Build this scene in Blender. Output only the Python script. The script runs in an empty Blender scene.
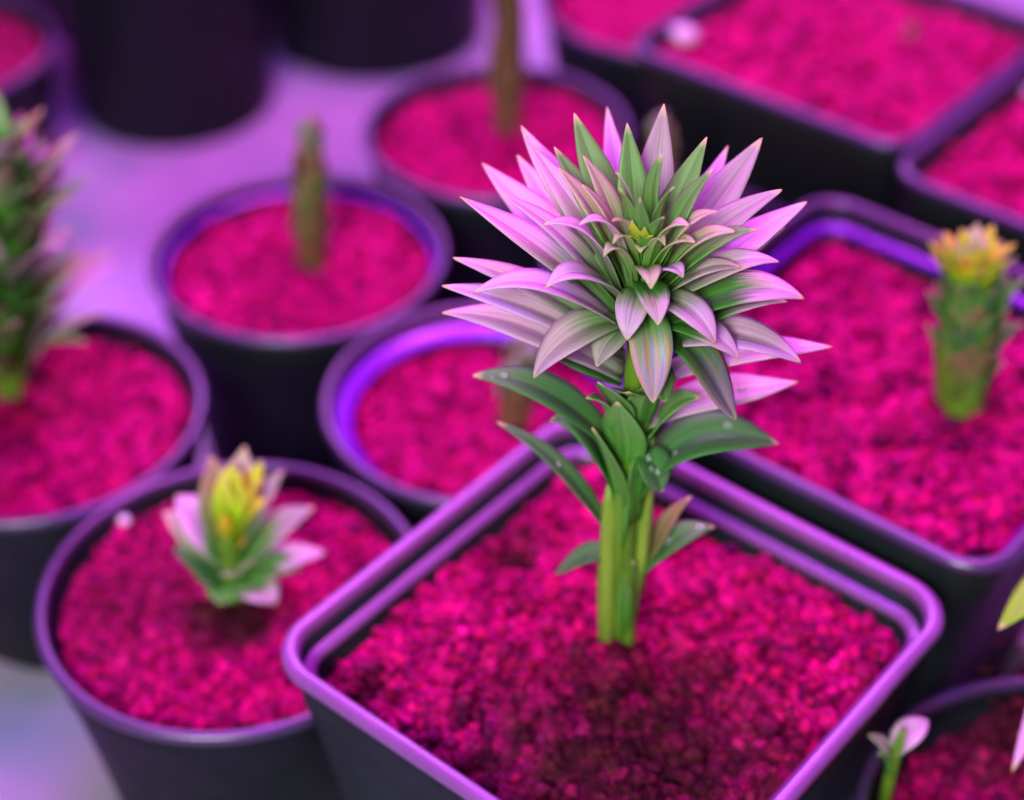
import bpy, math, random
from mathutils import Vector, noise

random.seed(7)
R = math.radians
S = bpy.context.scene
COL = S.collection

# ------------------------------------------------------------------ camera model
F_PX = 1760.0
PITCH = R(39)
CAM_Z = 0.51

def at(px, py, z):
    """world point on the horizontal plane z that a photo pixel looks at"""
    a = (px - 512) / F_PX
    b = -(py - 400) / F_PX
    d = Vector((a, math.cos(PITCH) + b * math.sin(PITCH), -math.sin(PITCH) + b * math.cos(PITCH)))
    t = (z - CAM_Z) / d.z
    return Vector((d.x * t, d.y * t, z))

# ------------------------------------------------------------------ node helpers
def new_mat(name):
    m = bpy.data.materials.new(name)
    m.use_nodes = True
    nt = m.node_tree
    bs = nt.nodes['Principled BSDF']
    return m, nt, bs

def N(nt, typ, **kw):
    n = nt.nodes.new(typ)
    for k, v in kw.items():
        setattr(n, k, v)
    return n

def L(nt, a, b):
    nt.links.new(a, b)

def mixc(nt, fac, a, b, blend='MIX'):
    n = N(nt, 'ShaderNodeMix', data_type='RGBA', blend_type=blend)
    for i, v in ((0, fac), (6, a), (7, b)):
        if hasattr(v, 'is_linked') or hasattr(v, 'links'):
            L(nt, v, n.inputs[i])
        elif i == 0:
            n.inputs[0].default_value = v
        else:
            n.inputs[i].default_value = (*v, 1) if len(v) == 3 else v
    return n.outputs[2]

def ramp(nt, fac, stops, interp='LINEAR'):
    n = N(nt, 'ShaderNodeValToRGB')
    cr = n.color_ramp
    cr.interpolation = interp
    while len(cr.elements) < len(stops):
        cr.elements.new(0.5)
    for e, (p, c) in zip(cr.elements, stops):
        e.position = p
        e.color = (*c, 1) if len(c) == 3 else c
    L(nt, fac, n.inputs[0])
    return n.outputs[0]

def noise_tex(nt, scale, detail=4, coord='Object', rough=0.55, dist=0.0):
    tc = N(nt, 'ShaderNodeTexCoord')
    n = N(nt, 'ShaderNodeTexNoise')
    n.inputs['Scale'].default_value = scale
    n.inputs['Detail'].default_value = detail
    n.inputs['Roughness'].default_value = rough
    n.inputs['Distortion'].default_value = dist
    L(nt, tc.outputs[coord], n.inputs['Vector'])
    return n.outputs['Fac']

def bump(nt, bs, h, strength, dist):
    b = N(nt, 'ShaderNodeBump')
    b.inputs['Strength'].default_value = strength
    b.inputs['Distance'].default_value = dist
    L(nt, h, b.inputs['Height'])
    L(nt, b.outputs['Normal'], bs.inputs['Normal'])

# ------------------------------------------------------------------ materials
def mat_plastic(name, col, rough=0.38, spec=0.5):
    m, nt, bs = new_mat(name)
    f = noise_tex(nt, 60, 5)
    c = mixc(nt, f, tuple(v * 0.75 for v in col), tuple(min(1, v * 1.25) for v in col))
    L(nt, c, bs.inputs['Base Color'])
    r = ramp(nt, noise_tex(nt, 35, 4), [(0.3, (rough * .8,) * 3), (0.7, (rough * 1.25,) * 3)])
    L(nt, r, bs.inputs['Roughness'])
    bs.inputs['Specular IOR Level'].default_value = spec
    bump(nt, bs, noise_tex(nt, 900, 3), 0.12, 0.0003)
    return m

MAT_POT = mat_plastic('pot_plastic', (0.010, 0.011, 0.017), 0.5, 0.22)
MAT_RIM_SHEEN = mat_plastic('pot_rim_sheen', (0.075, 0.030, 0.120), 0.34, 1.0)  # black plastic with violet lamp sheen mixed into its base colour
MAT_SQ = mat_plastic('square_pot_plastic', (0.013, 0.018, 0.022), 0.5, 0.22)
MAT_SQRIM_SHEEN = mat_plastic('square_pot_rim_sheen', (0.26, 0.08, 0.31), 0.30, 1.0)  # brighter rim: violet reflection painted into black plastic

MAT_LEDGE_GLARE = mat_plastic('ledge_violet_glare', (0.24, 0.012, 0.60), 0.26, 1.0)  # violet glare painted into the ledge colour; the plastic is black

def mat_soil(name):
    m, nt, bs = new_mat(name)
    var = N(nt, 'ShaderNodeAttribute', attribute_name='var')
    shade_brown = N(nt, 'ShaderNodeAttribute', attribute_name='shade_brown')
    f1 = noise_tex(nt, 140, 6, rough=0.7)
    magenta_soil = ramp(nt, f1, [(0.30, (0.05, 0.0004, 0.02)), (0.45, (0.34, 0.0008, 0.11)),
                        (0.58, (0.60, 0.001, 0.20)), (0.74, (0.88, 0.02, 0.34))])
    v = ramp(nt, var.outputs['Fac'], [(0.0, (0.12, 0.12, 0.22)), (0.22, (0.4, 0.35, 0.5)), (0.5, (0.85, 0.8, 0.85)), (0.9, (1.15, 1.2, 1.1)), (1.0, (1.4, 5, 1.4))])
    magenta_soil = mixc(nt, 1.0, magenta_soil, v, 'MULTIPLY')
    f3 = noise_tex(nt, 330, 2)
    magenta_soil = mixc(nt, ramp(nt, f3, [(0.52, (0, 0, 0)), (0.66, (.5, .5, .5))]), magenta_soil, (0.95, 0.012, 0.12))
    brown = ramp(nt, f1, [(0.3, (0.012, 0.004, 0.006)), (0.52, (0.075, 0.010, 0.018)), (0.72, (0.22, 0.035, 0.05))])
    c = mixc(nt, shade_brown.outputs['Fac'], magenta_soil, brown)  # brown carries painted plant shadow and other darker soil
    L(nt, c, bs.inputs['Base Color'])
    bs.inputs['Roughness'].default_value = 0.45
    bs.inputs['Specular IOR Level'].default_value = 0.14
    bs.inputs['Specular Tint'].default_value = (1.0, 0.35, 0.9, 1)
    bump(nt, bs, noise_tex(nt, 700, 5, rough=0.75), 0.7, 0.0008)
    return m
MAT_SOIL = mat_soil('peat_soil')

def mat_leaf(name, base, mid, tip, p1=0.35, p2=0.7, rough=0.42, moire=0.0, vein=0.25):
    m, nt, bs = new_mat(name)
    uv = N(nt, 'ShaderNodeUVMap')
    sep = N(nt, 'ShaderNodeSeparateXYZ')
    L(nt, uv.outputs[0], sep.inputs[0])
    # patchy boundary between the green base and the paler tip
    mp = N(nt, 'ShaderNodeMapping')
    mp.inputs['Scale'].default_value = (9, 1.3, 1)
    L(nt, uv.outputs[0], mp.inputs[0])
    nz = N(nt, 'ShaderNodeTexNoise')
    nz.inputs['Scale'].default_value = 2.0
    nz.inputs['Detail'].default_value = 4
    L(nt, mp.outputs[0], nz.inputs['Vector'])
    add = N(nt, 'ShaderNodeMath', operation='MULTIPLY_ADD')
    L(nt, nz.outputs['Fac'], add.inputs[0])
    add.inputs[1].default_value = 0.45
    L(nt, sep.outputs['Y'], add.inputs[2])
    sub = N(nt, 'ShaderNodeMath', operation='SUBTRACT')
    L(nt, add.outputs[0], sub.inputs[0])
    sub.inputs[1].default_value = 0.22
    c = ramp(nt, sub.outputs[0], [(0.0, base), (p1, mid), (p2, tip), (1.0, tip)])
    # cream tip point
    tipf = ramp(nt, sep.outputs['Y'], [(0.93, (0, 0, 0)), (0.985, (1, 1, 1))])
    c = mixc(nt, tipf, c, (0.80, 0.62, 0.36))
    # fine parallel veins
    mp2 = N(nt, 'ShaderNodeMapping')
    mp2.inputs['Scale'].default_value = (46, 0.8, 1)
    L(nt, uv.outputs[0], mp2.inputs[0])
    nv = N(nt, 'ShaderNodeTexNoise')
    nv.inputs['Scale'].default_value = 1.0
    nv.inputs['Detail'].default_value = 2
    L(nt, mp2.outputs[0], nv.inputs['Vector'])
    vr = ramp(nt, nv.outputs['Fac'], [(0.35, (1 - vein, 1 - vein, 1 - vein)), (0.65, (1.0 + vein * .5,) * 3)])
    c = mixc(nt, 1.0, c, vr, 'MULTIPLY')
    # darker midrib line
    md = N(nt, 'ShaderNodeMath', operation='SUBTRACT')
    L(nt, sep.outputs['X'], md.inputs[0])
    md.inputs[1].default_value = 0.5
    ab = N(nt, 'ShaderNodeMath', operation='ABSOLUTE')
    L(nt, md.outputs[0], ab.inputs[0])
    mr = ramp(nt, ab.outputs[0], [(0.0, (0.62, 0.66, 0.6)), (0.05, (1, 1, 1))])
    c = mixc(nt, 1.0, c, mr, 'MULTIPLY')
    if moire:  # iridescent moire painted as colour bands on the blade
        mp3 = N(nt, 'ShaderNodeMapping')
        mp3.inputs['Scale'].default_value = (2.6, 0.5, 1)
        mp3.inputs['Rotation'].default_value = (0, 0, 0.25)
        L(nt, uv.outputs[0], mp3.inputs[0])
        ns = N(nt, 'ShaderNodeTexNoise')
        ns.inputs['Scale'].default_value = 2.6
        ns.inputs['Detail'].default_value = 1
        L(nt, mp3.outputs[0], ns.inputs['Vector'])
        sc = ramp(nt, ns.outputs['Fac'], [(0.36, (0.25, 0.2, 0.85)), (0.44, (0.45, 0.5, 0.7)), (0.50, (0.3, 0.38, 0.22)),
                                         (0.56, (0.85, 0.28, 0.18)), (0.64, (0.6, 0.3, 0.6))])
        band = ramp(nt, sep.outputs['Y'], [(0.3, (0, 0, 0)), (0.55, (moire,) * 3), (0.78, (moire * .8,) * 3), (0.95, (0, 0, 0))])
        c = mixc(nt, band, c, sc)
    L(nt, c, bs.inputs['Base Color'])
    bs.inputs['Roughness'].default_value = rough
    bs.inputs['Specular IOR Level'].default_value = 0.35
    b = N(nt, 'ShaderNodeBump')
    b.inputs['Strength'].default_value = 0.35
    b.inputs['Distance'].default_value = 0.0003
    L(nt, nv.outputs['Fac'], b.inputs['Height'])
    L(nt, b.outputs['Normal'], bs.inputs['Normal'])
    tr = N(nt, 'ShaderNodeBsdfTranslucent')
    L(nt, c, tr.inputs['Color'])
    ms = N(nt, 'ShaderNodeMixShader')
    ms.inputs[0].default_value = 0.16
    out = nt.nodes['Material Output']
    L(nt, bs.outputs[0], ms.inputs[1])
    L(nt, tr.outputs[0], ms.inputs[2])
    L(nt, ms.outputs[0], out.inputs['Surface'])
    return m

GB = (0.055, 0.22, 0.012)
LM = {  # pink tones put the grow lamp's light into the leaf colour
    'green': mat_leaf('leaf_green', GB, (0.12, 0.36, 0.055), (0.21, 0.42, 0.12), 0.3, 0.8),
    'cream': mat_leaf('leaf_cream', GB, (0.20, 0.40, 0.08), (0.62, 0.52, 0.36), 0.35, 0.75),
    'pink': mat_leaf('leaf_lamp_pink', GB, (0.26, 0.36, 0.18), (0.70, 0.46, 0.58), 0.32, 0.60),
    'lamp_rose': mat_leaf('leaf_lamp_rose', (0.22, 0.34, 0.16), (0.62, 0.42, 0.55), (0.76, 0.48, 0.68), 0.2, 0.42),
    'grey': mat_leaf('leaf_grey_lamp_pink', GB, (0.22, 0.36, 0.16), (0.46, 0.38, 0.36), 0.3, 0.7),
    'dark': mat_leaf('leaf_dark_green', (0.07, 0.24, 0.02), (0.085, 0.25, 0.075), (0.16, 0.31, 0.14), 0.3, 0.85, vein=0.2),
    'mix': mat_leaf('leaf_green_lamp_tip', (0.05, 0.20, 0.015), (0.09, 0.29, 0.045), (0.68, 0.42, 0.56), 0.52, 0.68),
    'moire': mat_leaf('leaf_moire', (0.05, 0.20, 0.015), (0.12, 0.30, 0.07), (0.60, 0.38, 0.46), 0.40, 0.75, moire=0.6),
    'moire2': mat_leaf('leaf_dark_moire', (0.05, 0.20, 0.015), (0.07, 0.23, 0.06), (0.50, 0.33, 0.48), 0.52, 0.85, moire=0.3),
    'yellow': mat_leaf('leaf_yellow', (0.14, 0.42, 0.005), (0.40, 0.66, 0.01), (0.70, 0.74, 0.06), 0.3, 0.8, vein=.1),
    'orange': mat_leaf('leaf_orange', (0.50, 0.42, 0.01), (0.90, 0.42, 0.03), (0.95, 0.50, 0.08), 0.3, 0.8, vein=.1),
    'lime': mat_leaf('leaf_lime', (0.14, 0.45, 0.01), (0.22, 0.55, 0.01), (0.30, 0.62, 0.02), 0.3, 0.8),
    'olive': mat_leaf('leaf_olive', (0.12, 0.24, 0.02), (0.20, 0.25, 0.06), (0.42, 0.27, 0.16), 0.3, 0.8),
    'brown': mat_leaf('leaf_brown', (0.12, 0.09, 0.04), (0.22, 0.13, 0.06), (0.34, 0.20, 0.13), 0.3, 0.8),
}

def mat_stem(name, lo, hi):
    m, nt, bs = new_mat(name)
    tc = N(nt, 'ShaderNodeTexCoord')
    mp = N(nt, 'ShaderNodeMapping')
    mp.inputs['Scale'].default_value = (500, 500, 40)
    L(nt, tc.outputs['Object'], mp.inputs[0])
    nz = N(nt, 'ShaderNodeTexNoise')
    nz.inputs['Scale'].default_value = 1
    L(nt, mp.outputs[0], nz.inputs['Vector'])
    c = ramp(nt, nz.outputs['Fac'], [(0.3, lo), (0.7, hi)])
    L(nt, c, bs.inputs['Base Color'])
    bs.inputs['Roughness'].default_value = 0.45
    bs.inputs['Subsurface Weight'].default_value = 0.15
    bs.inputs['Subsurface Radius'].default_value = (0.002, 0.002, 0.001)
    bs.inputs['Subsurface Scale'].default_value = 1.0
    return m
MAT_STEM = mat_stem('stem_green', (0.09, 0.20, 0.012), (0.20, 0.32, 0.035))
MAT_STALK = mat_stem('stalk_green', (0.18, 0.30, 0.03), (0.34, 0.42, 0.07))
MAT_STEM_B = mat_stem('stem_brown', (0.10, 0.06, 0.03), (0.30, 0.14, 0.07))

def mat_drop():
    m, nt, bs = new_mat('water')
    bs.inputs['Base Color'].default_value = (0.95, 1, 1, 1)
    bs.inputs['Roughness'].default_value = 0.03
    bs.inputs['Transmission Weight'].default_value = 0.75
    bs.inputs['IOR'].default_value = 1.33
    bs.inputs['Specular IOR Level'].default_value = 1.0
    return m
MAT_DROP = mat_drop()

def mat_bright_spot():
    m, nt, bs = new_mat('pale_highlight')
    f = noise_tex(nt, 400, 3)
    L(nt, mixc(nt, f, (0.7, 0.45, 0.65), (0.95, 0.75, 0.9)), bs.inputs['Base Color'])
    bs.inputs['Roughness'].default_value = 0.4
    return m
MAT_BRIGHT_SPOT = mat_bright_spot()

def mat_bench():
    m, nt, bs = new_mat('bench_film')
    f = noise_tex(nt, 7, 3, dist=0.6)
    c = ramp(nt, f, [(0.3, (0.12, 0.30, 0.30)), (0.5, (0.36, 0.32, 0.46)), (0.68, (0.55, 0.34, 0.58))])  # violet and pink patches put lamp light into the film colour
    L(nt, c, bs.inputs['Base Color'])
    f2 = noise_tex(nt, 11, 2)
    L(nt, ramp(nt, f2, [(0.3, (0.26,) * 3), (0.7, (0.48,) * 3)]), bs.inputs['Roughness'])
    bs.inputs['Specular IOR Level'].default_value = 0.7
    bump(nt, bs, noise_tex(nt, 22, 3, dist=0.8), 0.35, 0.004)
    return m
MAT_BENCH = mat_bench()

# ------------------------------------------------------------------ object helpers
def obj(name, verts, faces, mat, parent=None, loc=(0, 0, 0), smooth=True, uvs=None, attrs=None):
    me = bpy.data.meshes.new(name)
    lo = Vector(loc)
    me.from_pydata([tuple(Vector(v) - lo) for v in verts], [], faces)
    if smooth:
        me.polygons.foreach_set('use_smooth', [True] * len(me.polygons))
    if uvs:
        ul = me.uv_layers.new(name='UVMap')
        li = [0] * len(me.loops)
        me.loops.foreach_get('vertex_index', li)
        flat = []
        for i in li:
            flat += uvs[i]
        ul.data.foreach_set('uv', flat)
    for k, vals in (attrs or {}).items():
        at_ = me.attributes.new(k, 'FLOAT', 'POINT')
        at_.data.foreach_set('value', vals)
    me.materials.append(mat)
    me.update()
    o = bpy.data.objects.new(name, me)
    COL.objects.link(o)
    if parent is not None:
        o.parent = parent
    else:
        o.location = loc
    return o

def thing(name, label, cat, loc, group=None):
    o = bpy.data.objects.new(name, None)
    COL.objects.link(o)
    o.location = loc
    o.empty_display_size = 0.02
    o['label'] = label
    o['category'] = cat
    if group:
        o['group'] = group
    return o

# ---------- rings: circle or rounded square
def ring_pts(kind, s, n, cr=0.02, rot=0.0):
    pts = []
    if kind == 'round':
        for i in range(n):
            a = 2 * math.pi * i / n
            pts.append((s * math.cos(a), s * math.sin(a)))
    else:
        cr = min(cr, s * 0.98)
        k = n // 4
        q = max(4, k // 2)
        side = k - q
        for c in range(4):
            a0 = c * math.pi / 2
            # corner arc centred at (+,+) rotated by c
            for i in range(q):
                t = i / (q - 1) * math.pi / 2
                x = (s - cr) + cr * math.cos(t)
                y = (s - cr) + cr * math.sin(t)
                pts.append((x * math.cos(a0) - y * math.sin(a0), x * math.sin(a0) + y * math.cos(a0)))
            for i in range(side):
                u = (i + 1) / (side + 1)
                x = (s - cr) * (1 - 2 * u)
                y = s
                pts.append((x * math.cos(a0) - y * math.sin(a0), x * math.sin(a0) + y * math.cos(a0)))
    cr_, sr = math.cos(rot), math.sin(rot)
    return [(x * cr_ - y * sr, x * sr + y * cr_) for x, y in pts]

def loft(kind, profile, n, rot=0.0, cr=0.02, s0=None, closed=False):
    """profile: (half size, z); corner radius follows the size"""
    verts, faces = [], []
    s0 = s0 or profile[0][0]
    for s, z in profile:
        c = max(0.003, cr + (s - s0) * 0.8)
        verts += [(x, y, z) for x, y in ring_pts(kind, s, n, c, rot)]
    m = len(profile)
    rng = m if closed else m - 1
    for j in range(rng):
        j2 = (j + 1) % m
        for i in range(n):
            i2 = (i + 1) % n
            faces.append((j * n + i, j * n + i2, j2 * n + i2, j2 * n + i))
    return verts, faces

def fbm(p, o=4):
    return noise.fractal(p, 1.0, 2.0, o)

ICO = None
def ico():
    global ICO
    if ICO is None:
        import bmesh
        b = bmesh.new()
        bmesh.ops.create_icosphere(b, subdivisions=1, radius=1)
        ICO = ([v.co.copy() for v in b.verts], [tuple(v.index for v in f.verts) for f in b.faces])
        b.free()
    return ICO

def make_soil(parent, C, kind, s, z, rot, cr, rings, n, crumbs, csize, amp, brownf, seed, pits=(), mounds=()):
    rnd = random.Random(seed)
    off = Vector((seed * 3.7, seed * 1.3, 0))
    def height(x, y):
        p = Vector((x, y, 0)) + off
        h = fbm(p * 55, 4) * amp + fbm(p * 230, 3) * amp * 0.45
        for (cx, cy, r, d) in mounds:
            q = math.exp(-((x - cx) ** 2 + (y - cy) ** 2) / (r * r))
            h += d * q
        for (cx, cy, r, d) in pits:
            q = math.exp(-((x - cx) ** 2 + (y - cy) ** 2) / (r * r))
            h -= d * q
        return h
    outer = ring_pts(kind, s, n, cr, rot)
    verts = [(0, 0, z + height(0, 0))]
    shade_brown, var = [brownf(0, 0)], [0.4]
    for j in range(1, rings + 1):
        t = j / rings
        for (x, y) in outer:
            x2, y2 = x * t, y * t
            e = -0.003 * max(0, (t - 0.93) / 0.07) ** 2
            verts.append((x2, y2, z + height(x2, y2) + e))
            shade_brown.append(min(1, max(0, brownf(x2, y2) + .5 * max(0, noise.noise(Vector((x2 + seed, y2, 5)) * 150) - .15))))
            var.append(0.25 + 0.5 * (0.5 + noise.noise(Vector((x2, y2, 3)) * 420)))
    faces = [(0, 1 + i, 1 + (i + 1) % n) for i in range(n)]
    for j in range(rings - 1):
        a, b = 1 + j * n, 1 + (j + 1) * n
        for i in range(n):
            i2 = (i + 1) % n
            faces.append((a + i, b + i, b + i2, a + i2))
    iv, ifc = ico()
    extra = [(mx + rnd.gauss(0, mr * .5), my + rnd.gauss(0, mr * .5)) for (mx, my, mr, md) in mounds[:1] for _ in range(140)]
    for q in range(crumbs + len(extra)):
        i = rnd.randrange(n)
        t = math.sqrt(rnd.random()) * 0.965
        x, y = outer[i][0] * t, outer[i][1] * t
        if q >= crumbs:
            x, y = extra[q - crumbs]
        r = csize * (0.4 + rnd.random() ** 4 * 2.3)
        zz = z + height(x, y) + r * rnd.uniform(-0.1, 0.55)
        b0 = len(verts)
        sx, sy, sz = rnd.uniform(.7, 1.3), rnd.uniform(.7, 1.3), rnd.uniform(.5, .95)
        sd = rnd.random() * 50
        w = min(1, max(0, brownf(x, y) + rnd.uniform(-.12, .12)))
        vr = rnd.random()
        for v in iv:
            k = 1 + 0.75 * noise.noise(v * 1.7 + Vector((sd, 0, 0)))
            verts.append((x + v.x * r * sx * k, y + v.y * r * sy * k, zz + v.z * r * sz * k))
            shade_brown.append(w)
            var.append(vr)
        faces += [tuple(b0 + q for q in f) for f in ifc]
    o = obj('soil', verts, faces, MAT_SOIL, parent, attrs={'shade_brown': shade_brown, 'var': var})
    o['kind'] = 'stuff'
    return o

def pot_round(root, r=0.0640, h=0.10, rb=0.046, n=128, ledge=0):
    k = (r - rb) / h
    rr = lambda z: rb + k * z
    t = 0.0016
    body = [(0.002, 0.004), (rb - .003, 0.004), (rb - 0.001, 0.0008), (rb, 0.0), (rb + .001, 0.0015),
            (rr(h * .8) - .0012, h * .8 - .001), (rr(h * .8) + 0.0, h * .8 + .0005), (rr(h) - 0.0018, h - 0.004)]
    inner = [(rr(h) - 0.0030, h - 0.003), (rr(h) - .0036, h - .0055), (rr(h) - .0040, h - .0085), (rr(h) - .0070, h - .0102),
             (rr(h) - .0074, h - .012), (rr(h * .5) - .006, h * .5)]
    v, f = loft('round', body + inner, n)
    pot = obj('pot', v, f, MAT_POT, root)
    rim = [(r - .0030, h - .0045), (r + .0002, h - .0040), (r + .0008, h - .0022), (r + .0004, h - .0006), (r - .0006, h),
           (r - .0022, h), (r - .0031, h - .0008), (r - .0033, h - .0030)]
    v, f = loft('round', rim, n, closed=True)
    obj('pot_rim', v, f, MAT_RIM_SHEEN, pot)
    if ledge:  # sloped band added to carry the violet glare
        a, b = r - .0046, h - .0062
        prof = [(a, b), (a - ledge * .1, b - ledge * .02), (a - ledge * .9, b - ledge * .50), (a - ledge, b - ledge * .60), (a - ledge * .9, b - ledge * .75), (a, b - ledge * .3)]
        v, f = loft('round', prof, n, closed=True)
        obj('inner_ledge', v, f, MAT_LEDGE_GLARE, pot)
    return pot

def pot_square(root, ledge=True, rim_mat=None, s=0.0725, h=0.14, sb=0.050, rot=0.0, cr=0.0165, n=192):
    k = (s - sb) / h
    ss = lambda z: sb + k * z
    body = [(0.004, 0.004), (sb - .004, 0.004), (sb - .001, 0.0008), (sb, 0.0), (sb + .001, 0.0018),
            (ss(h * .86) - .0015, h * .86 - .001), (ss(h * .86) - .0008, h * .86 + .0006), (ss(h) - 0.0030, h - 0.004)]
    inner = [(ss(h) - 0.0044, h - 0.003), (ss(h) - .0050, h - .0092), (ss(h) - .0056, h - .0102),
             (ss(h) - .0076, h - .0112), (ss(h) - .0084, h - .0126), (ss(h * .5) - .012, h * .5)]
    v, f = loft('square', body + inner, n, rot, cr, s)
    pot = obj('pot', v, f, MAT_SQ, root)
    rim = [(s - .0040, h - .0050), (s - .0002, h - .0044), (s + .0006, h - .0028), (s + .0003, h - .0010), (s - .0008, h),
           (s - .0030, h + .0002), (s - .0041, h - .0008), (s - .0045, h - .0034)]
    v, f = loft('square', rim, n, rot, cr, s, closed=True)
    obj('pot_rim', v, f, rim_mat or MAT_SQRIM_SHEEN, pot)
    if not ledge:
        return pot
    lg = [(ss(h) - .0050, h - .0088), (ss(h) - .0056, h - .0089), (ss(h) - .0078, h - .0100), (ss(h) - .0083, h - .0112), (ss(h) - .0078, h - .0118), (ss(h) - .0050, h - .0104)]
    v, f = loft('square', lg, n, rot, cr, s, closed=True)
    obj('inner_ledge', v, f, MAT_SQRIM_SHEEN if s < .073 and s > .072 else MAT_LEDGE_GLARE, pot)
    return pot

def tube(name, pts, radii, mat, parent, loc, n=20, lumps=0.0, oval=1.0):
    pts = [Vector(p) for p in pts]
    verts, faces = [], []
    m = len(pts)
    for j, (p, r) in enumerate(zip(pts, radii)):
        T = (pts[min(j + 1, m - 1)] - pts[max(j - 1, 0)]).normalized()
        X = T.cross(Vector((0, 1, 0))).normalized()
        Y = X.cross(T).normalized()
        for i in range(n):
            a = 2 * math.pi * i / n
            k = 1 + lumps * noise.noise(Vector((math.cos(a) * 1.5, math.sin(a) * 1.5, p.z * 60)))
            verts.append(p + X * r * k * math.cos(a) * oval + Y * r * k * math.sin(a))
    for j in range(m - 1):
        for i in range(n):
            i2 = (i + 1) % n
            faces.append((j * n + i, j * n + i2, (j + 1) * n + i2, (j + 1) * n + i))
    faces.append(tuple(range(n))[::-1])
    faces.append(tuple((m - 1) * n + i for i in range(n)))
    return obj(name, verts, faces, mat, parent, loc)

WT = [(0, .50), (.12, .66), (.28, .90), (.42, 1.0), (.56, .97), (.70, .80), (.82, .55), (.91, .31), (.965, .15), (1, .015)]
def wprof(v):
    for (a, x), (b, y) in zip(WT, WT[1:]):
        if v <= b:
            t = (v - a) / (b - a)
            return x + (y - x) * t
    return WT[-1][1]

def leaf(parent, loc, P0, P3, width, e0, e1, mat, cup=0.32, na=9, nv=26, k0=0.42, k3=0.36, roll=0.0, narrow=1.0, wave=0.0, name='leaf', side=None):
    """lance-shaped blade from P0 to P3; e0/e1 = elevation of the midrib where it leaves the stem / at the tip"""
    P0, P3 = Vector(P0), Vector(P3)
    h = Vector((P3.x - P0.x, P3.y - P0.y, 0))
    if h.length < 1e-5:
        h = Vector((0, -1, 0))
    h.normalize()
    up = Vector((0, 0, 1))
    Ln = (P3 - P0).length
    d0 = h * math.cos(R(e0)) + up * math.sin(R(e0))
    d1 = h * math.cos(R(e1)) + up * math.sin(R(e1))
    P1, P2 = P0 + d0 * Ln * k0, P3 - d1 * Ln * k3
    sd = (up.cross(h) * -1).normalized() if side is None else Vector(side)
    verts, uvs, faces = [], [], []
    frames = []
    for j in range(nv + 1):
        v = j / nv
        v = 1 - (1 - v) ** 1.15
        c = P0 * (1 - v) ** 3 + P1 * 3 * v * (1 - v) ** 2 + P2 * 3 * v * v * (1 - v) + P3 * v ** 3
        T = ((P1 - P0) * (1 - v) ** 2 + (P2 - P1) * 2 * v * (1 - v) + (P3 - P2) * v * v).normalized()
        Nn = sd.cross(T).normalized()
        if Nn.dot(h * -math.sin(R((e0 + e1) / 2)) + up * math.cos(R((e0 + e1) / 2))) < 0:
            Nn = -Nn
        X = T.cross(Nn).normalized()
        rl = roll * v
        Xr = X * math.cos(rl) + Nn * math.sin(rl)
        Nr = Nn * math.cos(rl) - X * math.sin(rl)
        w = width * 0.5 * wprof(v)
        wv = math.sin(v * 9 + width * 4000) * wave * width
        cp = cup * (1.15 - 0.6 * v)
        for i in range(na):
            u = i / (na - 1) * 2 - 1
            fold = (abs(u) ** 1.4) * w * cp - 0.06 * w * math.cos(u * math.pi * 2)
            verts.append(c + Xr * u * w * math.sqrt(1 - (cp * .6) ** 2) + Nr * (fold + wv * u))
            uvs.append(((u + 1) / 2, v))
        frames.append((c, Nr, Xr, w))
    for j in range(nv):
        for i in range(na - 1):
            a = j * na + i
            faces.append((a, a + 1, a + na + 1, a + na))
    o = obj(name, verts, faces, mat, parent, loc, uvs=uvs)
    md = o.modifiers.new('thickness', 'SOLIDIFY')
    md.thickness = 0.00035
    md.offset = 0
    return o, frames

def droplet(lf, frames, loc, v, u, r):
    c, Nn, X, w = frames[int(v * (len(frames) - 1))]
    p = c + X * u * w + Nn * r * 0.35
    T = Nn.cross(X)
    verts, faces = [], []
    a, b = 8, 14
    verts.append(p + Nn * r * .75)
    for j in range(1, a):
        th = math.pi * j / a
        for i in range(b):
            ph = 2 * math.pi * i / b
            verts.append(p + (X * math.cos(ph) + T * 1.25 * math.sin(ph)) * r * math.sin(th) + Nn * r * .75 * math.cos(th))
    verts.append(p - Nn * r * .75)
    for i in range(b):
        faces.append((0, 1 + i, 1 + (i + 1) % b))
        faces.append((len(verts) - 1, 1 + (a - 2) * b + (i + 1) % b, 1 + (a - 2) * b + i))
    for j in range(a - 2):
        for i in range(b):
            i2 = (i + 1) % b
            faces.append((1 + j * b + i, 1 + (j + 1) * b + i, 1 + (j + 1) * b + i2, 1 + j * b + i2))
    return obj('water_drop', verts, faces, MAT_DROP, lf, loc)

def add_bright_spot(root, loc, p, r, seed=0):  # pale chip standing in for a bright spot
    iv, ifc = ico()
    vs = []
    for v in iv:
        k = 1 + .4 * noise.noise(v * 1.5 + Vector((seed, 0, 0)))
        vs.append((p[0] + v.x * r * k * 1.2, p[1] + v.y * r * k, p[2] + v.z * r * k * .7))
    return obj('bright_spot', vs, ifc, MAT_BRIGHT_SPOT, root, loc)

def bulb_tip(name, c, r, h, mat, parent, loc):
    pts, rad = [], []
    for j in range(9):
        t = j / 8
        pts.append(Vector(c) + Vector((0, 0, h * t)))
        rad.append(max(0.0002, r * math.sin(math.pi * (0.12 + 0.88 * t)) ** .8))
    return tube(name, pts, rad, mat, parent, loc, n=14)

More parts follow.
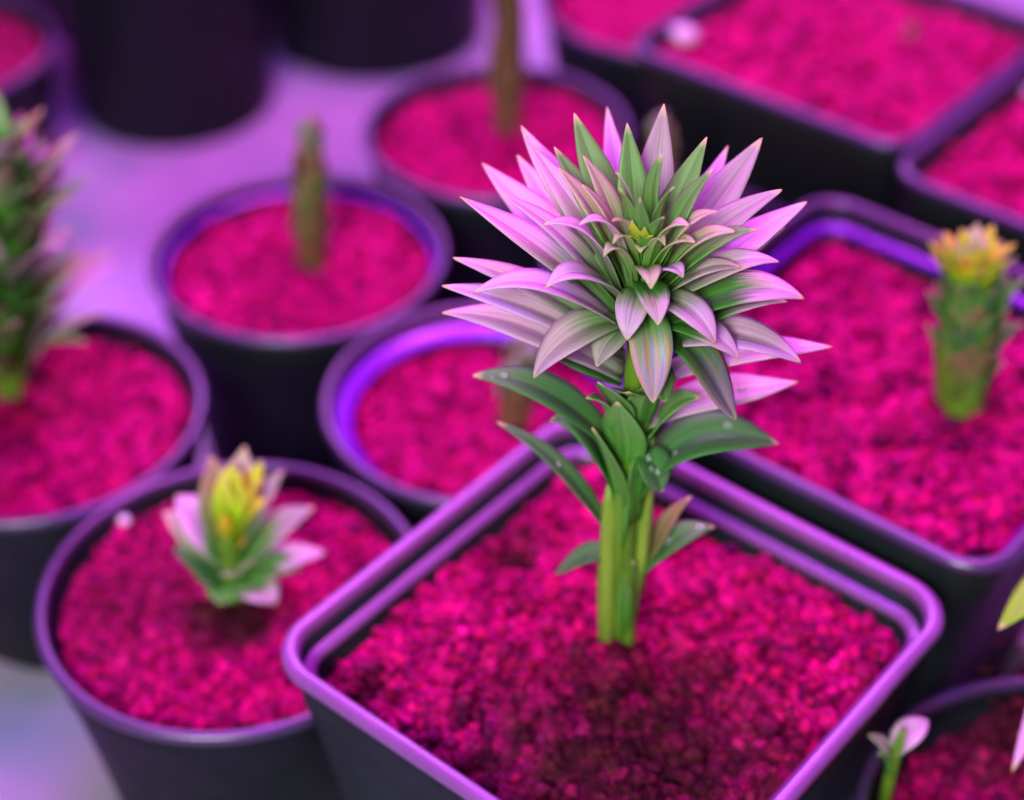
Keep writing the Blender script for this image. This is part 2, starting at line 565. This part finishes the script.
# ------------------------------------------------------------------ bench
bv, bf = [], []
nb = 60
for j in range(nb + 1):
    for i in range(nb + 1):
        x, y = -1.5 + 3.0 * i / nb, -0.4 + 3.0 * j / nb
        bv.append((x, y, 0))
for j in range(nb):
    for i in range(nb):
        a = j * (nb + 1) + i
        bf.append((a, a + 1, a + nb + 2, a + nb + 1))
b0 = len(bv)
edge = [0, nb, (nb + 1) * (nb + 1) - 1, (nb + 1) * nb]
bv += [(bv[i][0], bv[i][1], -0.03) for i in edge]
for q in range(4):
    if q % 2 == 0:
        pass
    bf.append((edge[q], b0 + q, b0 + (q + 1) % 4, edge[(q + 1) % 4]))
bf.append((b0 + 3, b0 + 2, b0 + 1, b0))
bench = thing('growing_bench', 'pale film-covered growing bench glowing violet beneath all the pots', 'bench', (0, 0, 0))
obj('bench_top', bv, bf, MAT_BENCH, bench)

# ------------------------------------------------------------------ the square pot with the big lily
SQ_ROT = R(50.35 - 45 + 45)
C_S = Vector((0.0300, 0.3534, 0))
lily = thing('potted_lily', 'tall pink-lit green lily in focus in the front square black pot', 'potted plant', C_S)
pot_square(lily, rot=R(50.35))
ZS = 0.1265
stem_xy = at(620, 648, ZS)
st = (stem_xy.x, stem_xy.y)
sl = (st[0] - C_S.x, st[1] - C_S.y)
def shade_s(x, y):
    # plant's shadow painted as brown soil in front of the stem
    d = math.hypot((x - sl[0] - 0.002) / 1.15, (y - sl[1] + 0.048) / 1.15)
    w = 0.95 - 0.95 * min(1, max(0, (d - 0.018) / 0.040))
    w += 0.6 * noise.noise(Vector((x, y, 0)) * 120)
    p = at(515, 545, ZS)
    w = max(w, 1.1 - math.hypot(x - p.x + C_S.x, (y - p.y + C_S.y) * .8) / 0.011)  # shade of the pit painted in as well
    p = at(365, 690, ZS)
    w = max(w, 1.0 - math.hypot(x - p.x + C_S.x, (y - p.y + C_S.y) * .8) / 0.012)  # painted shade for the left pit
    return min(1, max(0, w))
def lp(px, py, z, C):
    p = at(px, py, z)
    return p.x - C.x, p.y - C.y
pits = [(*lp(515, 545, ZS, C_S), .009, .009), (*lp(375, 690, ZS, C_S), .008, .006), (*lp(720, 560, ZS, C_S), .006, .003), (*lp(560, 790, ZS, C_S), .009, .004)]
mnds = [(*lp(618, 652, ZS, C_S), .008, .0040), (*lp(470, 640, ZS, C_S), .014, .003), (*lp(800, 620, ZS, C_S), .012, .002)]
make_soil(lily, C_S, 'square', 0.0634, ZS, R(50.35), 0.011, 170, 360, 5600, 0.00125, 0.0032, shade_s, 1, pits, mnds)

# main stem (world coordinates), slightly kinked
zz = [ZS - .006, .135, .150, .165, .180, .195, .21, .225, .24, .252, .262]
pts = [Vector((st[0] + 0.0012 * math.sin(z * 60), st[1], z)) for z in zz]
stem = tube('stem', pts, [.0036, .0035, .0037, .0040, .0042, .0042, .0043, .0043, .0038, .0028, .0015], MAT_STEM, lily, C_S, 24, .18)
zz2 = [ZS - .005, .14, .155, .17, .183, .192]
tube('side_stalk', [Vector((st[0] - 0.0040 - 0.0008 * i * .4, st[1] - .0012, z)) for i, z in enumerate(zz2)], [.0022, .0026, .0029, .0027, .002, .0006], MAT_STALK, lily, C_S, 16, .2)
tube('side_stalk', [Vector((st[0] + 0.0042 + 0.0003 * i, st[1] + .0005, z)) for i, z in enumerate([.150, .165, .18, .195, .21])], [.0022, .0024, .0024, .0018, .0006], MAT_STALK, lily, C_S, 16, .2)

# (tip px, tip py, tip z mm, base z mm, width mm, e0, e1, material)
LV = [
 (607,107,278,240,9,55,35,'lamp_rose'), (664,104,290,248,11,70,50,'grey'), (574,113,290,250,11,70,50,'green'),
 (627,123,292,255,9,72,60,'green'), (707,137,289,253,9.5,70,50,'green'), (728,146,270,238,9,50,30,'lamp_rose'),
 (762,138,279,243,13,60,35,'grey'), (714,169,288,256,9.5,68,45,'green'), (663,154,294,258,8.5,75,65,'green'),
 (674,187,289,260,6.5,72,55,'green'), (616,172,291,258,7,74,55,'grey'), (620,189,289,261,6,75,60,'green'),
 (640,198,290,263,5.2,78,70,'green'), (583,156,289,256,8.5,70,48,'cream'), (554,147,285,252,9.5,66,42,'green'),
 (558,168,286,255,9.5,65,42,'cream'), (582,185,286,258,7.5,66,45,'cream'), (521,126,279,245,11,60,35,'pink'),
 (530,143,281,248,10,62,38,'pink'), (517,155,266,238,12,48,25,'lamp_rose'), (482,163,266,238,13,45,18,'lamp_rose'),
 (460,197,274,243,13,48,25,'pink'), (501,194,279,248,9,55,25,'pink'), (543,225,279,250,8,66,-14,'pink'),
 (579,225,281,254,6.5,72,-22,'pink'), (612,221,284,263,4.6,68,15,'cream'),
 (453,258,257,238,11,35,8,'pink'), (442,286,252,234,12,35,5,'lamp_rose'), (474,293,262,244,12,46,-25,'lamp_rose'),
 (546,288,267,251,10,55,-42,'pink'), (604,257,273,256,5.5,72,-62,'cream'), (613,244,276,260,4,75,-50,'cream'),
 (442,313,243,228,15,30,-8,'lamp_rose'), (516,338,236,226,12,20,-5,'dark'),
 (534,378,239,246,13.5,38,-66,'pink'), (597,367,243,247,8.5,20,-75,'grey'), (473,376,223,202,14,52,-12,'dark'),
 (627,340,254,257,8.5,40,-84,'pink'), (651,289,268,262,6.5,55,-80,'cream'), (658,325,259,259,8.5,45,-72,'mix'),
 (653,403,237,253,11,25,-78,'moire'), (665,402,230,236,9,15,-70,'green'), (683,278,268,258,7.5,55,-52,'pink'),
 (715,344,252,254,10.5,42,-62,'pink'), (739,359,246,247,10.5,28,-45,'mix'), (736,420,225,245,15,15,-52,'moire2'),
 (801,363,240,238,15,38,-38,'lamp_rose'), (832,347,234,226,12,25,-5,'lamp_rose'), (798,382,219,212,14,28,2,'lamp_rose'),
 (804,299,255,245,15,34,-30,'mix'), (787,302,252,240,12,25,-15,'mix'), (779,262,264,250,11,38,-18,'pink'),
 (741,268,265,253,8.5,40,-15,'pink'), (758,230,275,254,10.5,45,5,'green'), (735,232,277,257,8.5,48,-2,'cream'),
 (695,243,275,261,7,50,-20,'cream'), (689,226,280,261,7,58,-10,'cream'), (718,212,281,259,9,55,8,'cream'),
 (782,190,278,252,13,50,18,'grey'), (807,202,267,243,13,42,18,'lamp_rose'), (785,228,262,240,11,38,12,'lamp_rose'),
 (665,246,275,258,4.2,74,-50,'cream'), (664,217,284,264,5.2,65,45,'green'), (632,220,282,266,4,82,75,'yellow'),
 (645,227,280,267,3.4,80,70,'yellow'), (653,236,277,267,2.2,60,30,'yellow'), (627,237,277,267,2.2,60,20,'yellow'),
 (640,253,272,266,4,70,-80,'cream'),
 # lower leaves down the stem
 (550,421,209,186,15,74,-40,'dark'), (497,422,203,170,7.5,58,18,'dark'), (556,574,156,163,9.5,45,-50,'dark'),
 (662,492,196,204,12,30,-62,'dark'), (715,527,171,156,10.5,58,-10,'dark'), (692,496,181,156,8,55,35,'olive'),
 (779,444,205,188,20,74,-24,'dark'),
 # clasping sheaths
 (634,560,166,134,8,86,84,'green'),
 (592,428,216,182,13,82,66,'green'), (656,430,213,180,14,80,60,'green'), (617,402,227,196,13,84,72,'green'),
 (612,455,204,168,11,86,80,'green'), (598,382,235,212,11,76,55,'green'), (652,384,234,212,11,76,55,'green'),
 (700,398,225,206,12,60,5,'green'), (628,392,236,222,10,80,60,'green'), (586,398,226,206,9,60,10,'green'),
]
drops = {(473,376): [(.8, .1, .0011), (.85, -.2, .0007)], (550,421): [(.72, .0, .0011), (.78, .3, .0008), (.68, -.3, .0006)],
         (662,492): [(.45, .2, .0008), (.55, -.1, .0009), (.2, 0, .001)], (715,527): [(.84, .0, .0014), (.45, -.1, .0010), (.4, .3, .0006)],
         (779,444): [(.62, -.4, .0013), (.3, .2, .0008)], (497,422): [(.5, .0, .0008)], (798,382): [(.6, 0, .0009)]}
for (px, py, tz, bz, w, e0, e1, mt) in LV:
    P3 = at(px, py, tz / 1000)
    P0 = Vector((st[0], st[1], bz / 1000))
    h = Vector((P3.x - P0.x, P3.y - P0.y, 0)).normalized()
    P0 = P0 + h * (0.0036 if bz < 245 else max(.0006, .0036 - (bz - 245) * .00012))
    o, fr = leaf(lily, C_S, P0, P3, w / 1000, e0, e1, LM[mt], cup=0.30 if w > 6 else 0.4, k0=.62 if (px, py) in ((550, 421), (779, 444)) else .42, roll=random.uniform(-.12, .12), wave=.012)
    for (v, u, r) in drops.get((px, py), []):
        droplet(o, fr, C_S, v, u, r)
bulb_tip('bud', (st[0], st[1] - .0012, .262), .0014, .0125, LM['orange'], lily, C_S)

# ------------------------------------------------------------------ round pots
def brown_mottle(x, y):
    return max(0, 0.35 * noise.noise(Vector((x, y, 0)) * 70) - .02)

def round_pot(label, name, xy, zsoil=.0925, h=.10, rb=.046, ledge=0, soil_r=None, crumbs=1500, rings=60, n=160, csize=.0013, shade_brown=brown_mottle, seed=2, pits=(), mounds=(), cat='potted plant', r=.064, group=None):
    C = Vector((xy[0], xy[1], 0))
    t = thing(name, label, cat, C, group)
    soil_r = soil_r or r - .0056
    pot_round(t, r=r, h=h, rb=rb, ledge=ledge)
    make_soil(t, C, 'round', soil_r, zsoil, 0, 0, rings, n, crumbs, csize, .0022, shade_brown, seed, pits, mounds)
    return t, C

# A: small lily, bottom left
CA = (-0.0915, 0.4090)
baseA = at(237, 606, .0925)
la = (baseA.x - CA[0], baseA.y - CA[1])
def brown_a(x, y):  # browner soil around the stem and towards the left
    d = math.hypot(x - la[0] + .002, y - la[1] + .006)
    w = 1 - min(1, max(0, (d - .010) / .011)) + .35 * noise.noise(Vector((x, y, 1)) * 110)
    w2 = .55 * max(0, 1 - math.hypot(x + .035, y - .0) / .05)
    return min(1, max(0, w, w2))
tA, cA = round_pot('small young lily rosette in the round pot left of the front square pot', 'potted_lily', CA, .0930, shade_brown=brown_a, seed=3, crumbs=3200, rings=90, n=220, csize=.0011, mounds=[(la[0], la[1] - .002, .010, .003)], r=.0630)
bx, by = baseA.x, baseA.y
tube('stem', [Vector((bx, by, z)) for z in (.084, .095, .11, .122, .13)], [.0042, .004, .0038, .003, .001], MAT_STEM, tA, cA, 14, .1)
LA = [
 (245,446,146,120,8,75,60,'cream'), (211,456,143,116,9,70,45,'olive'), (262,460,145,122,7,76,62,'yellow'), (283,471,141,116,8,68,40,'grey'),
 (232,462,146,123,7,76,62,'yellow'), (314,508,128,108,10,50,10,'grey'), (326,553,112,104,8,30,-10,'lamp_rose'), (276,604,104,104,9,20,-60,'pink'),
 (219,604,103,103,8,20,-60,'green'), (193,572,108,104,9,25,-40,'dark'), (174,549,114,106,9,30,-20,'dark'), (163,513,126,110,10,45,5,'cream'),
 (176,496,130,112,11,52,10,'lamp_rose'), (225,480,144,123,6,74,60,'yellow'), (256,484,144,124,5,76,60,'yellow'), (240,470,146,124,6,80,70,'yellow'),
 (268,500,138,122,6,60,20,'yellow'), (238,574,112,110,7,20,-65,'pink'), (258,560,116,112,6,25,-60,'cream'), (285,530,122,113,8,40,-20,'green'),
 (205,530,122,113,7,40,-20,'green'), (228,545,121,116,5,35,-50,'green'), (250,530,124,118,4,40,-50,'orange'), (240,520,127,121,4,50,-60,'orange'),
 (232,512,130,122,4,60,-20,'orange'), (262,590,107,106,8,20,-60,'green'), (243,598,103,106,8,15,-70,'green'), (300,570,110,106,8,30,-30,'green'),
]
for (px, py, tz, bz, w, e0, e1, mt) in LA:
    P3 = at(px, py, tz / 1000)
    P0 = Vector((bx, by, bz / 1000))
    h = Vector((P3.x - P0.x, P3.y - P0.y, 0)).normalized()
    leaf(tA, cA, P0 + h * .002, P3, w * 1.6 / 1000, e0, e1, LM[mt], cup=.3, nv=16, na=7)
bulb_tip('bud', (bx, by, .124), .003, .010, LM['orange'], tA, cA)
p = at(124, 520, .095); add_bright_spot(tA, cA, p, .0022, 1)

def spiral_plant(root, C, base, height, n, r_stem, leafL, width, e_lo, e_hi, mats, seed, stem_mat=MAT_STEM, lean=(0, 0), z_start=.25, tip_mats=None, tipn=0, jit=.25, ang0=0.0):
    rnd = random.Random(seed)
    b = Vector(base)
    ax = lambda t: b + Vector((lean[0] * t, lean[1] * t, height * t))
    tube('stem', [ax(-0.06)] + [ax(t / 8) for t in range(9)], [r_stem] * 6 + [r_stem * .9, r_stem * .75, r_stem * .55, r_stem * .2], stem_mat, root, C, 16, .15)
    for i in range(n):
        t = z_start + (1 - z_start) * (i / max(1, n - 1)) ** .9
        a = ang0 + i * 2.39996
        e = e_lo + (e_hi - e_lo) * t + rnd.uniform(-8, 8)
        Ln = leafL * (1.0 - .35 * max(0, t - .7) / .3) * rnd.uniform(1 - jit, 1 + jit)
        h = Vector((math.cos(a), math.sin(a), 0))
        P0 = ax(t * .96) + h * r_stem * (1 - .8 * max(0, t - .6) / .4)
        P3 = P0 + (h * math.cos(R(e)) + Vector((0, 0, 1)) * math.sin(R(e))) * Ln
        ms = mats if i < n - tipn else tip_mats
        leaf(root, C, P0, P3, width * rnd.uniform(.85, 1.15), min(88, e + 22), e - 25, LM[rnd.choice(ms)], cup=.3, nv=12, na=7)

# B: tall leafy lily at the left edge
tB, cB = round_pot('leafy lily cut off by the left edge of the photo in a round pot', 'potted_lily', (at(38, 410, .094).x, at(38, 410, .094).y), .0865, h=.094, rb=.045, r=.0615, seed=4)
bb = at(12, 398, .084)
spiral_plant(tB, cB, bb, .108, 96, .0065, .040, .0105, 36, 62, ['green', 'green', 'cream', 'grey', 'green', 'lamp_rose'], 5, z_start=.12, tip_mats=['green', 'lamp_rose', 'olive'], tipn=14, lean=(.018, -.004))

# C, D, E, J: pots with bare shoots
def shoot(root, C, base, h, r, seed, mats, lean=None, n=22, top=None):
    if top:
        q = at(top[0], top[1], base.z + h)
        lean = (q.x - base.x, q.y - base.y)
    lean = lean or (0, 0)
    spiral_plant(root, C, base, h, n, r, h * .26, r * 1.7, 82, 86, mats, seed, stem_mat=MAT_STEM_B, lean=lean, z_start=.12, jit=.15)

tC, cC = round_pot('slim olive shoot in the left round pot on open bench, pot fully in view', 'potted_shoot', (-0.0882, 0.6042), .0900, ledge=.0016, r=.0612, seed=6)
shoot(tC, cC, at(311, 264, .089), .064, .0066, 7, ['olive', 'olive', 'brown', 'grey'], lean=(.005, .0))
tD, cD = round_pot('brown upright shoot in the round pot at the top centre', 'potted_shoot', (-0.0065, 0.7040), .0925, r=.0610, seed=8)
shoot(tD, cD, at(507, 135, .09), .085, .0066, 9, ['brown', 'olive', 'brown'], lean=(.001, 0))
tE, cE = round_pot('pinkish brown shoot in the round pot directly behind the front square pot', 'potted_shoot', (-0.0111, 0.5086), .0845, ledge=.0062, r=.0592, seed=10)
shoot(tE, cE, at(514, 420, .085), .036, .0062, 11, ['pink', 'brown', 'pink'], n=14, lean=(.003, 0))
tJ, cJ = round_pot('faint brown shoot in the round pot hidden behind the tall lily head', 'potted_shoot', (0.0700, 0.6110), .086, h=.096, r=.0572, seed=12)
shoot(tJ, cJ, at(660, 268, .086), .066, .0056, 13, ['brown', 'olive', 'grey'], lean=(-.004, 0))

# pots whose plants the photo does not show
tI, cI = round_pot('round pot of red soil at the top edge beside the large square pot', 'pot_of_soil', (0.0773, 0.8357), .091, r=.062, seed=14, cat='pot', crumbs=500, rings=40, n=120)
tG, cG = round_pot('round pot of dull red soil cut off by the top left corner', 'pot_of_soil', (at(-75, 45, .08).x, at(-75, 45, .08).y), .070, h=.08, r=.066, rb=.052, seed=15, cat='pot', crumbs=500, rings=40, n=120, shade_brown=lambda x, y: .45)
pF = at(164, 148, 0)
tF, cF = round_pot('dark round pot seen from its side standing at the top left', 'pot_of_soil', (pF.x, pF.y + .054), .108, h=.118, r=.064, rb=.054, seed=16, cat='pot', crumbs=500, rings=40, n=120, shade_brown=lambda x, y: .5)
pH = at(364, 80, 0)
tH, cH = round_pot('dark round pot base at the top edge right of its twin', 'pot_of_soil', (pH.x + .004, pH.y + .064), .118, h=.130, r=.078, rb=.064, seed=17, cat='pot', crumbs=300, rings=30, n=100)

pP = at(72, 92, 0)
tP, cP = round_pot('black round pot behind the gap between the two top left pots', 'pot_of_soil', (-.285, 1.045), .108, h=.12, r=.074, rb=.060, seed=19, cat='pot', crumbs=300, rings=30, n=100, shade_brown=lambda x, y: .8)

# N: bottom right
pN = at(1085, 845, .10)
baseN = at(1060, 700, .09)
ln = (baseN.x - pN.x, baseN.y - pN.y)
def brown_n(x, y):  # browner soil over the plant's mound
    return min(1, max(0.25, 1.5 - math.hypot(x - ln[0] + .015, y - ln[1] + .0) / .038))
tN, cN = round_pot('shaded lily pot cut off by the bottom right corner', 'potted_lily', (pN.x, pN.y), .088, seed=18, shade_brown=brown_n, crumbs=2500, csize=.0012, mounds=[(ln[0] - .008, ln[1], .022, .008)])

# ------------------------------------------------------------------ other square pots
def square_pot(name, label, C, rot, s, h=.14, dz=.014, seed=20, shade_brown=brown_mottle, crumbs=2200, rings=80, n=240, cat='potted plant', mounds=(), pits=(), ledge=True, inset=.0095):
    C = Vector((C[0], C[1], 0))
    t = thing(name, label, cat, C)
    pot_square(t, s=s, h=h, rot=rot, ledge=ledge, rim_mat=MAT_RIM_SHEEN)
    make_soil(t, C, 'square', s - inset, h - dz, rot, .011, rings, n, crumbs, .0013, .0022, shade_brown, seed, pits, mounds)
    return t, C

rk = R(50.5)
fk = at(987, 566, .146)
sK = .0765
cc = sK * math.sqrt(2) - .0066
# front corner lies in direction rot-45-90
dirv = Vector((math.cos(rk + R(-135)), math.sin(rk + R(-135)), 0))
CK = fk - dirv * cc
def brown_k(x, y):
    return max(0, .25 * noise.noise(Vector((x, y, 0)) * 70))
tK, cK = square_pot('potted_lily', 'stubby leafy lily with yellow top in the right square pot', CK, rk, sK, h=.146, seed=21, shade_brown=brown_k, crumbs=3000)
kb = at(960, 404, .132)
KL = Vector((-.0065, .000, 0))
spiral_plant(tK, cK, kb, .058, 72, .0085, .020, .0095, 80, 76, ['green', 'olive', 'green', 'dark'], 22, z_start=.03, tip_mats=['yellow', 'yellow', 'yellow', 'cream'], tipn=22, lean=(KL.x, KL.y))
bulb_tip('bud', (kb.x + KL.x, kb.y - .002, kb.z + .054), .0050, .010, LM['orange'], tK, cK)
rK = random.Random(5)
for i in range(9):
    a = i * 2.4
    P0 = Vector((kb.x + KL.x, kb.y - .001, kb.z + .057)) + Vector((math.cos(a), math.sin(a), 0)) * .004
    leaf(tK, cK, P0, P0 + Vector((math.cos(a) * .005, math.sin(a) * .005, .009)), .004, 70, 50, LM['orange' if i % 2 else 'yellow'], nv=8, na=5)

for i in range(11):
    a = i * 2.4 + .5
    P0 = Vector((kb.x + KL.x, kb.y, kb.z + .050)) + Vector((math.cos(a), math.sin(a), 0)) * .006
    leaf(tK, cK, P0, P0 + Vector((math.cos(a) * .0075, math.sin(a) * .0075, .012 + .002 * (i % 3))), .0065, 75, 40, LM['yellow' if i % 3 else 'olive'], nv=8, na=5)

def corner_center(px, py, z, ang, s, inset=.0075):
    p = at(px, py, z)
    d = Vector((math.cos(ang), math.sin(ang), 0))
    return p - d * (s * math.sqrt(2) - inset)
rl = R(50)
CL = corner_center(899, 143, .14, rl - R(135), .0715, .0066)
tL, cL = square_pot('pot_of_soil', 'large square pot of pink soil along the top right edge', CL, rl, .0715, ledge=False, inset=.0065, dz=.008, seed=24, cat='pot')
p = at(684, 34, .137); add_bright_spot(tL, cL, p, .0060, 3)  # chip shaped to stand in for a blurred highlight
p = at(908, 48, .128)
shoot(tL, cL, p, .012, .003, 25, ['brown'], n=6)
rm = R(50)
CM = corner_center(886, 163, .14, rm + R(135), .0715, .0066) + Vector((.0054, -.0045, 0))
tM, cM = square_pot('pot_of_soil', 'square pot of pink soil cut off by the right edge, above the yellow-topped lily', CM, rm, .0715, ledge=False, inset=.0065, dz=.008, seed=26, cat='pot')
p = at(1030, 92, .129); add_bright_spot(tM, cM, p, .0035, 4)

# N plant leaves
bxN, byN = baseN.x, baseN.y
tube('stem', [Vector((bxN, byN, z)) for z in (.086, .11, .13, .15, .165)], [.0042, .004, .0038, .003, .001], MAT_STEM, tN, cN, 14, .1)
NB = Vector((bxN, byN, 0))
for (px, py, tz, bz, w, e0, e1, mt) in [(998,630,150,150,12,40,-30,'lime'), (1012,772,118,120,8,30,-30,'lamp_rose'), (1050,560,185,150,9,70,40,'green'),
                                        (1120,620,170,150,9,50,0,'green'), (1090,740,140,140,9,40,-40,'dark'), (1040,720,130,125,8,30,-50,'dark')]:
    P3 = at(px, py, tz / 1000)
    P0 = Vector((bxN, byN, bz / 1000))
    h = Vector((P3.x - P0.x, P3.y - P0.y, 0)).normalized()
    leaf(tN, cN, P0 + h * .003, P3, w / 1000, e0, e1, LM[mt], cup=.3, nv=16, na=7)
# small sprout at the pot's left side
sb = at(884, 805, .088)
tube('sprout_stem', [Vector((sb.x, sb.y, .084)), Vector((sb.x, sb.y, .10)), Vector((sb.x + .0005, sb.y, .115)), Vector((sb.x + .001, sb.y, .122))], [.0020, .0019, .0016, .0008], MAT_STEM, tN, cN, 12)
for (px, py, tz, bz, w, e0, e1, mt) in [(928,720,118,112,9,70,-20,'lamp_rose'), (868,735,118,108,6,70,20,'pink'), (878,755,112,100,6,60,-40,'green')]:
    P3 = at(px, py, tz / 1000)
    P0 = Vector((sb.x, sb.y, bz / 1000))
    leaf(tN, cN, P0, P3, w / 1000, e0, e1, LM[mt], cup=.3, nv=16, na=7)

# ------------------------------------------------------------------ lights
def area(name, loc, target, sx, sy, col, power):
    d = bpy.data.lights.new(name, 'AREA')
    d.shape = 'RECTANGLE'
    d.size, d.size_y = sx, sy
    d.color = col
    d.energy = power
    o = bpy.data.objects.new(name, d)
    COL.objects.link(o)
    o.location = loc
    o.rotation_euler = (Vector(target) - Vector(loc)).to_track_quat('-Z', 'Y').to_euler()
    return o
area('grow_lamp', (0.15, 0.80, 1.25), (0.05, .55, 0), .7, .4, (1.0, 0.14, 0.85), 15)
area('blue_violet_glare_light', (-.05, .45, 1.3), (0, .5, 0), .4, .3, (0.36, 0.03, 1.0), 9)  # added overhead to draw violet glare along the pot ledges
area('violet_lamp', (-0.25, 2.1, 1.45), (0, .6, .1), 1.6, .5, (0.74, 0.26, 1.0), 34)
area('white_fill', (-0.35, -0.7, 1.0), (0.03, .4, .15), .45, .35, (0.90, 1.0, 0.86), 21.5)  # fill added on the camera side to light upright faces

w = bpy.data.worlds.new('World')
S.world = w
w.use_nodes = True
w.node_tree.nodes['Background'].inputs[0].default_value = (0.35, 0.16, 0.42, 1)
w.node_tree.nodes['Background'].inputs[1].default_value = 0.25

# ------------------------------------------------------------------ camera
cd = bpy.data.cameras.new('camera')
cam = bpy.data.objects.new('camera', cd)
COL.objects.link(cam)
cam.location = (0, 0, CAM_Z)
cam.rotation_euler = (math.pi / 2 - PITCH, 0, 0)
cd.sensor_fit = 'HORIZONTAL'
cd.sensor_width = 36
cd.lens = 36 * F_PX / 1024
cd.clip_start = 0.02
cd.dof.use_dof = True
cd.dof.focus_distance = 0.432
cd.dof.aperture_fstop = 4.8
S.camera = cam

S.view_settings.view_transform = 'Standard'
S.view_settings.look = 'None'
S.view_settings.exposure = 0.10
S.view_settings.gamma = 0.92
S.cycles.use_denoising = True
S.cycles.max_bounces = 8
